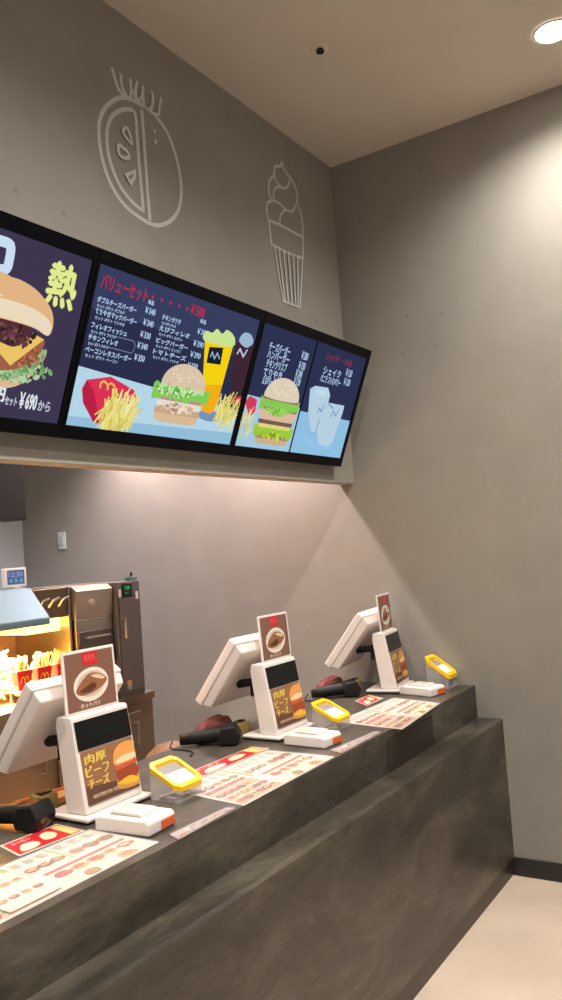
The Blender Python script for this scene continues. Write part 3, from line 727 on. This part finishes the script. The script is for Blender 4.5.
b.box(-.115, .115, -.05, .05, 0, .004, OR)
for q in [(-.115, .115, -.05, -.046), (-.115, .115, .046, .05), (-.115, -.111, -.0459, .0459), (.111, .115, -.0459, .0459)]: b.box(q[0], q[1], q[2], q[3], .0041, .018, OR)
b.build('tray_body', t, .001)
b = MB(); b.box(-.1, .09, -.035, .035, .0045, .012, K(232, 168, 110)); b.build('tray_liner', t, .002)

# ------------------------------------------------------------------ laminated menus and leaflets
FOOD = [K(176, 104, 60), K(130, 76, 50), K(196, 140, 80), K(160, 56, 44), K(202, 160, 100), K(98, 66, 48), K(120, 122, 60)]
def bil(q, u, v, z):
    a = Vector(q[0]).lerp(Vector(q[1]), u); b_ = Vector(q[3]).lerp(Vector(q[2]), u); p = a.lerp(b_, v); return Vector((p.x, p.y, z))
def sheet(name, q, label, cat, draw, th=.0012, m=PAPER, film=False, group=None, zb=.9092):
    c = sum((Vector(p) for p in q), Vector((0, 0)))/4
    t = empty(name, (c.x, c.y, zb), label, cat, group)
    ql = [(p[0]-c.x, p[1]-c.y) for p in q]
    b = MB(); b.hexa([(p[0], p[1], 0) for p in ql]+[(p[0], p[1], th) for p in ql], m); b.build('sheet', t)
    A = Art(lambda u, v, l: bil(ql, u, v, th+l)); A.w = (Vector(ql[1])-Vector(ql[0])).length; A.h = (Vector(ql[3])-Vector(ql[0])).length
    draw(A); A.build('print', t)
    if film:
        b = MB(); b.hexa([bil(ql, u, v, th+.003) for u, v in ((0, 0), (1, 0), (1, 1), (0, 1))]+[bil(ql, u, v, th+.0035) for u, v in ((0, 0), (1, 0), (1, 1), (0, 1))], FILM); b.build('lamination', t)
    return t
def food(A, u, v, r, l=.0006):
    asp = A.w/A.h; r *= 1.55
    c1, c2 = random.choice(FOOD), random.choice(FOOD)
    A.poly([(u+r*random.uniform(.8, 1.1)*math.cos(a), v+r*asp*.8*random.uniform(.8, 1.1)*math.sin(a)) for a in [2*PI*i/10 for i in range(10)]], c1, l, 2)
    A.poly([(u+r*.6*math.cos(a), v+r*.35*asp*math.sin(a)+r*.2) for a in [2*PI*i/8 for i in range(8)]], c2, l+.0002, 2)
def R(A, u0, v0, u1, v1, m, l=.0003): A.poly([(u0, v0), (u1, v0), (u1, v1), (u0, v1)], m, l)
def lines(A, u0, v0, n, w, m, dv=.03):
    for i in range(n): R(A, u0, v0-i*dv, u0+w*random.uniform(.6, 1), v0-i*dv+dv*.4, m, .0005)
PINK = K(224, 168, 150); GRN = K(130, 160, 90); INK = K(120, 90, 76); YE = K(240, 226, 170)
def menu_print(A):
    random.seed(31)
    R(A, .44, .50, .47, .97, GRN); R(A, .70, .50, .715, .97, K(150, 170, 110))
    R(A, .02, .04, .41, .50, K(206, 150, 120), .0003); R(A, .5, .05, .97, .46, K(238, 222, 180), .0003)
    for i in range(6):
        for j in range(3): food(A, .065+i*.062, .12+j*.135, .024)
    for j in (.175, .31): R(A, .02, j, .41, j+.022, PAPER, .0010)
    R(A, .03, .52, .40, .60, RED, .0004); R(A, .50, .40, .97, .46, K(206, 60, 52), .0004)
    for i in range(5): food(A, .55+i*.092, .30, .032); lines(A, .52+i*.092, .17, 2, .06, INK)
    for i in range(5): food(A, .065+i*.08, .69, .026); lines(A, .04+i*.08, .92, 4, .055, INK)
    for i in range(3): food(A, .52+i*.07, .64, .026); lines(A, .49+i*.07, .90, 4, .05, INK)
    for i in range(3): food(A, .77+i*.085, .64, .030); lines(A, .735+i*.085, .92, 4, .06, INK)
    food(A, .84, .10, .035); food(A, .62, .09, .03)
    for k in range(3): A.text('セット', .07+.12*k, .54, .13+.12*k, .58, K(246, 226, 200), .0009)
def leaf_print(A):
    random.seed(5)
    R(A, .03, .06, .97, .94, K(196, 30, 38)); 
    A.poly([(.1, .2), (.25, .12), (.4, .25), (.38, .5), (.2, .55)], K(240, 214, 180), .0006, 3)
    A.poly([(.5, .35), (.62, .25), (.74, .45), (.7, .75), (.55, .7)], K(240, 206, 170), .0006, 3)
    R(A, .82, .1, .95, .9, K(222, 196, 120), .0006)
    A.text('クーポン', .12, .68, .42, .86, K(250, 236, 220), .0006)
sheet('counter_menu', [(-2.90, -.560), (-2.335, -.556), (-2.335, -.30), (-2.90, -.275)], 'large laminated picture menu on the counter nearest the camera', 'menu', menu_print, film=True, group='laminated counter menus')
sheet('counter_menu', [(-2.005, -.594), (-1.432, -.583), (-1.43, -.29), (-1.96, -.285)], 'large laminated picture menu between the first two registers', 'menu', menu_print, film=True, group='laminated counter menus')
sheet('counter_menu', [(-.985, -.64), (-.465, -.592), (-.395, -.33), (-.93, -.31)], 'large laminated picture menu jutting over the counter edge near the farthest register', 'menu', menu_print, film=True, group='laminated counter menus')
sheet('coupon_leaflet', [(-2.555, -.272), (-2.345, -.292), (-2.335, -.165), (-2.525, -.155)], 'red leaflet with pale pictures behind the nearest menu', 'leaflet', leaf_print, group='red leaflets')
sheet('coupon_leaflet', [(-1.80, -.278), (-1.40, -.282), (-1.40, -.20), (-1.80, -.19)], 'long red leaflet behind the menu left of the middle register', 'leaflet', leaf_print, group='red leaflets')
sheet('coupon_leaflet', [(-.59, -.285), (-.41, -.28), (-.34, -.17), (-.50, -.175)], 'small red leaflet behind the menu by the farthest register', 'leaflet', leaf_print, group='red leaflets')
def strip_print(A):
    random.seed(9)
    for i in range(26): R(A, random.uniform(.02, .9), random.uniform(.1, .7), 0, 0, RED, 0) if False else A.poly([(u_ := random.uniform(.03, .9), v_ := random.uniform(.1, .7)), (u_+.06, v_), (u_+.07, v_+.14), (u_+.01, v_+.14)], random.choice([K(206, 90, 80), K(90, 100, 130), K(230, 220, 220), K(216, 130, 80), K(120, 110, 110)]), .0004+i*.00002)
GREYP = mat('grey_leaflet', (166, 150, 142), .35)
sheet('plastic_wrapped_flyer', [(-2.30, -.5935), (-1.998-.03, -.583), (-2.04, -.555), (-2.28, -.545)], 'narrow plastic-wrapped flyer at the counter edge by the nearest card reader', 'flyer', strip_print, m=GREYP, film=True)
sheet('plastic_wrapped_flyer', [(-1.38, -.583), (-1.05, -.580), (-1.05, -.55), (-1.36, -.525)], 'narrow plastic-wrapped flyer at the counter edge by the middle card reader', 'flyer', strip_print, m=GREYP, film=True)
def small_print(A):
    random.seed(14)
    for i in range(4):
        for j in range(2): food(A, .15+i*.23, .3+j*.4, .07)
sheet('nutrition_card', [(-2.80, -.545), (-2.655, -.545), (-2.645, -.35), (-2.79, -.34)], 'small clear-sleeved picture card lying on the nearest menu', 'card', small_print, film=True, zb=.9142)

# ------------------------------------------------------------------ kitchen
t = empty('work_counter', (-2.0, 1.25, 0), 'low stainless work counter against the kitchen side, carrying the equipment', 'work counter')
WS = mat('warm_stainless', (150, 128, 108), .38, .85, noise=.1, nscale=4)
b = MB(); b.box(-1.8, 1.285, -.33, .33, .08, .925, WS); b.build('cabinet_body', t, .004)
b = MB(); b.box(-1.81, 1.29, -.345, .335, .9255, .963, WS); b.build('worktop', t, .004)
for i in range(5):
    x = -1.5+i*.6
    b = MB(); b.box(x-.28, x+.28, -.3455, -.3305, .12, .88, WS); d_ = b.build('door', t, .003)
    b = MB(); b.tube([(x+.22, -.375, .72), (x+.22, -.375, .84)], .007, STEEL, 8); b.tube([(x+.22, -.345, .73), (x+.22, -.375, .73)], .004, STEEL, 6); b.tube([(x+.22, -.345, .83), (x+.22, -.375, .83)], .004, STEEL, 6); b.build('handle', d_)
for x in (-1.7, 1.2):
    for y in (-.28, .28): b = MB(); b.tube([(x, y, 0), (x, y, .0795)], .02, DKSTEEL, 10); b.build('foot', t)
# tall dark unit
t = empty('holding_oven', (-.873, 1.15, .9635), 'tall narrow dark grey holding oven with a green digital display', 'oven')
b = MB(); b.box(-.086, .086, -.25, .25, 0, .585, DKSTEEL); b.build('oven_body', t, .005)
b = MB(); b.box(-.072, .078, -.256, -.2505, .03, .5, mat('grey_oven_door', (106, 98, 94), .4, .5)); dd = b.build('door', t, .002)
b = MB(); b.tube([(-.062, -.278, .30), (-.062, -.278, .40)], .006, STEEL, 8); b.tube([(-.062, -.256, .31), (-.062, -.278, .31)], .004, STEEL, 6); b.tube([(-.062, -.256, .39), (-.062, -.278, .39)], .004, STEEL, 6); b.build('door_handle', dd)
A = Art(lambda u, v, l: (u, -.2505-l, v))
A.b.box(-.045, .02, -.256, -.251, .505, .572, BLACK); o = A.build('control_panel', t)
A = Art(lambda u, v, l: (u, -.2565-l, v)); A.text('120', -.03, .545, .005, .562, emis('green_digits', (70, 190, 90), .8), .0004, bold=.001); A.text('SET', -.03, .522, -.005, .532, emis('green_digits', (70, 190, 90), .8), .0004); A.build('digits', o)
for q in [(-.078, -.060, .508, .548), (.045, .064, .49, .53)]:
    b = MB(); b.box(q[0], q[1], -.2575, -.2565, q[2], q[3], mat('pale_sticker', (206, 196, 190), .5)); b.build('sticker', t)
b = MB(); b.box(-.05, -.02, -.2575, -.2565, .05, .085, K(190, 120, 80)); b.box(-.045, -.025, -.259, -.258, .04, .06, K(110, 160, 160)); b.build('sticker', t)
b = MB(); b.box(.03, .082, -.24, -.2, .5855, .606, mat('teal_cap', (92, 116, 110), .4)); b.tube([(.06, -.22, .6065), (.06, -.22, .63)], .006, BLACK, 8); b.build('vent_cap', t, .002)
# stainless cabinet beside it
t = empty('warming_cabinet', (-1.09, 1.15, .9635), 'stainless warming cabinet left of the dark oven', 'warming cabinet')
b = MB(); b.box(-.122, .122, -.22, .25, 0, .42, STEEL); b.build('cabinet_body', t, .003)
b = MB(); b.prism([(-.22, .4205), (.25, .4205), (.25, .583), (-.20, .583), (-.235, .56)], 'x', -.122, .122, mat('light_stainless', (190, 176, 158), .35, .9)); b.build('control_hood', t, .003)
b = MB(); b.tube([(-.03, -.229, .50), (-.03, -.25, .50)], .014, mat('knob_metal', (200, 190, 176), .3, .6), 16); b.build('knob', t, .001)
b = MB(); b.box(-.11, .11, -.2255, -.2205, .02, .36, mat('dark_stainless_door', (108, 100, 92), .3, .8)); dd = b.build('door', t, .002)
b = MB(); b.tube([(-.08, -.245, .33), (.08, -.245, .33)], .006, STEEL, 8); b.tube([(-.075, -.2255, .33), (-.075, -.245, .33)], .004, STEEL, 6); b.tube([(.075, -.2255, .33), (.075, -.245, .33)], .004, STEEL, 6); b.build('handle', dd)
# fry station
t = empty('fry_station', (-1.62, 1.15, .9635), 'stainless french fry station glowing under its heat lamps', 'fry station')
b = MB()
b.box(-.60, .40, .20, .25, 0, .585, mat('smoked_steel', (92, 84, 76), .5, .5))                     # back panel
b.box(.385, .40, -.2, .1995, 0, .585, STEEL); b.build('back_panel', t, .002)
b = MB(); b.prism([(-.38, .435), (-.38, .465), (-.26, .60), (.195, .60), (.195, .435)], 'x', -.6, .115, STEELB); hood = b.build('hood', t, .006); hood['label'] = 'pale blue-grey sloping hood'
b = MB(); b.box(.12, .38, -.2, .195, .445, .585, mat('dark_lamp_housing', (112, 96, 78), .35, .8)); b.build('lamp_housing', t, .004)
b = MB()
for k in range(3): b.tube([(.20+k*.06, -.205, .50), (.20+k*.06, -.235, .53), (.24+k*.06, -.235, .54)], .006, STEEL, 8)
b.build('hooks', t)
b = MB(); b.box(.135, .33, -.195, .1, .385, .4445, emis('heat_lamp_glow', (255, 200, 110), 5)); b.build('heat_lamp', t)
b = MB()
for y in (-.2, 0): b.tube([(-.55, y, .418), (.10, y, .418)], .014, emis('heat_tube_glow', (255, 205, 120), 2.5), 12)
b.build('heat_lamp', t)
b = MB(); b.prism([(-.33, 0), (.19, 0), (.19, .16), (-.30, .06), (-.33, .09)], 'x', -.6, .38, mat('bin_steel', (190, 176, 150), .3, .9)); b.build('fry_bin', t, .003)
b = MB(); b.box(-.02, .37, -.30, -.20, .150, .156, STEEL); b.tube([(-.01, -.25, .075), (-.01, -.25, .1498)], .006, STEEL, 8); b.tube([(.36, -.25, .075), (.36, -.25, .1498)], .006, STEEL, 8); b.build('carton_shelf', t, .001)
FR = [mat('fry_gold', (240, 202, 96), .5), mat('fry_pale', (248, 224, 140), .5), mat('fry_dark', (224, 172, 64), .5)]
def fry(b, c, d, l, w, m):
    d = Vector(d).normalized(); a = d.orthogonal().normalized()*w; e = d.cross(a).normalized()*w; c = Vector(c); p, q = c-d*l/2, c+d*l/2
    b.hexa([p-a-e, p+a-e, p+a+e, p-a+e, q-a-e, q+a-e, q+a+e, q-a+e], m)
random.seed(3); b = MB()
for i in range(1300):
    x, y = random.uniform(-1.0, 1.0), random.uniform(-1, 1)
    h = max(0, 1-(x*x+y*y)*.6)
    c = (-1.74+x*.30+.0, 1.11+y*.13, 1.09+(y+1)*.04+random.random()*h*.20)
    fry(b, c, (random.gauss(0, 1), random.gauss(0, 1), random.gauss(0, .6)), random.uniform(.05, .09), .004, random.choice(FR))
o = b.build('french_fries'); tag(o, 'loose heap of french fries in the bin under the heat lamps', 'french fries', kind='stuff')
def carton(x, y, z, rz, label):
    t = empty('fries_carton', (x, y, z), label, 'fries carton', 'cartons of french fries under the heat lamps', rz)
    RC = mat('red_carton', (206, 30, 34), .45)
    b = MB(); b.hexa([(-.03, -.014, 0), (.03, -.014, 0), (.03, .014, 0), (-.03, .014, 0), (-.045, -.024, .085), (.045, -.024, .085), (.045, .024, .085), (-.045, .024, .085)], RC)
    b.hexa([(-.045, .020, .0855), (.045, .020, .0855), (.045, .0235, .0855), (-.045, .0235, .0855), (-.03, .022, .11), (.03, .022, .11), (.03, .0245, .11), (-.03, .0245, .11)], RC)
    b.build('carton', t, .001)
    A = Art(lambda u, v, l: (u, -.0245+.0-l+(.085-v)*.118, v))
    for dx in (-.011, .011): A.line([(dx-.011, .028), (dx-.009, .048), (dx, .058), (dx+.009, .048), (dx+.011, .028)], .005, K(246, 196, 40), .0006)
    A.build('carton_print', t)
    b = MB()
    for i in range(26): fry(b, (random.uniform(-.034, .034), random.uniform(-.014, .014), .095+random.uniform(0, .02)), (random.gauss(0, .25), random.gauss(0, .15), 1), random.uniform(.05, .08), .0036, random.choice(FR))
    o = b.build('fries', t); o['kind'] = 'stuff'
spots = [(-1.57, .90, 'left carton of fries on the small shelf'), (-1.46, .90, 'middle carton of fries on the small shelf'), (-1.35, .90, 'right carton of fries on the small shelf')]
for x, y, lb in spots: carton(x, y, .9635+.1565, random.uniform(-.15, .15), lb)
# kitchen timer / monitor on hood
t = empty('kitchen_timer', (-1.505, 1.0, 1.5645), 'small white-framed timer screen standing on the hood', 'timer')
b = MB(); b.box(-.062, .062, -.012, .012, .004, .092, WHITE); b.build('timer_case', t, .004)
b = MB(); b.box(-.02, .02, -.03, .03, 0, .0038, WHITE); b.build('timer_foot', t)
A = Art(lambda u, v, l: (u, -.0125-l, v)); A.poly([(-.048, .018), (.048, .018), (.048, .082), (-.048, .082)], E(86, 104, 150), .0003)
A.text('12:30', -.038, .052, .038, .074, E(150, 170, 206), .0006, bold=.0006); A.text('4 5 6', -.038, .026, .038, .044, E(110, 190, 190), .0006, bold=.0006); A.build('timer_screen', t)
# black kitchen monitor hung from the ceiling
t = empty('hanging_monitor', (-1.30, 1.33, 1.90), 'black monitor housing hanging at the left edge below the menu displays', 'monitor')
b = MB(); b.box(-.15, .135, -.03, .12, 0, .30, BLACK); b.build('monitor_case', t, .006)
b = MB(); b.tube([(0, .05, .3005), (0, .05, .9195)], .02, DKSTEEL, 12); b.build('hanger_pole', t)
b = MB(); b.box(-.142, -.138, -.034, -.0305, .01, .29, STEEL); b.build('side_strip', t)
# switch on the far wall
t = empty('wall_switch', (-.0005, 2.335, 1.83), 'small pale wall switch plate on the kitchen side wall', 'switch', rz=0)
b = MB(); b.box(-.008, 0, -.036, .036, -.06, .06, mat('pale_switch', (196, 206, 200), .4)); b.build('plate', t, .002)
b = MB(); b.box(-.013, -.0085, -.018, .018, -.03, .03, mat('pale_rocker', (176, 190, 186), .4)); b.build('rocker', t, .001)
# tan bin lid behind the counter
t = empty('waste_bin', (-1.225, .36, 0), 'tan round-topped waste bin just behind the counter', 'bin')
TAN = mat('tan_plastic', (120, 86, 60), .6)
b = MB(); b.tube([(0, 0, 0), (0, 0, .72)], [.11, .125], mat('grey_bin', (120, 110, 100), .5), 28); b.build('bin_body', t)
b = MB(); b.tube([(0, 0, .721), (0, 0, .76), (0, 0, .80), (0, 0, .835), (0, 0, .85)], [.13, .13, .11, .07, .02], TAN, 28); b.build('bin_lid', t, smooth=True)

# ------------------------------------------------------------------ lights of the place
def area(name, loc, size, sizey, power, col, rot=(0, 0, 0)):
    l = bpy.data.lights.new(name, 'AREA'); l.shape = 'RECTANGLE'; l.size = size; l.size_y = sizey; l.energy = power; l.color = col
    o = bpy.data.objects.new(name, l); C.objects.link(o); o.location = loc; o.rotation_euler = rot; return o
t = empty('kitchen_ceiling_light', (-1.3, 2.0, 2.82), 'cool white kitchen ceiling light panel, hidden behind the menu wall', 'ceiling light')
b = MB(); b.box(-.6, .6, -.12, .12, -.02, -.001, emis('cool_panel_glow', (210, 228, 255), 3)); b.build('diffuser', t)
o = area('kitchen_light', (0, 0, -.03), 1.1, .2, 16, (.72, .84, 1)); o.parent = t; o.data.spread = math.radians(110)
o = area('heat_lamp_light', (-.15, -.14, .36), .7, .25, 420, (1, .66, .28)); o.parent = bpy.data.objects['fry_station']; o.data.spread = math.radians(95)

w = bpy.data.worlds.new('world'); bpy.context.scene.world = w; w.use_nodes = True
w.node_tree.nodes['Background'].inputs[0].default_value = (1, .96, .90, 1); w.node_tree.nodes['Background'].inputs[1].default_value = .32

vs = bpy.context.scene.view_settings
vs.view_transform = 'Standard'; vs.look = 'None'; vs.gamma = 1; vs.exposure = 0; vs.use_curve_mapping = False
bpy.context.scene.display_settings.display_device = 'sRGB'
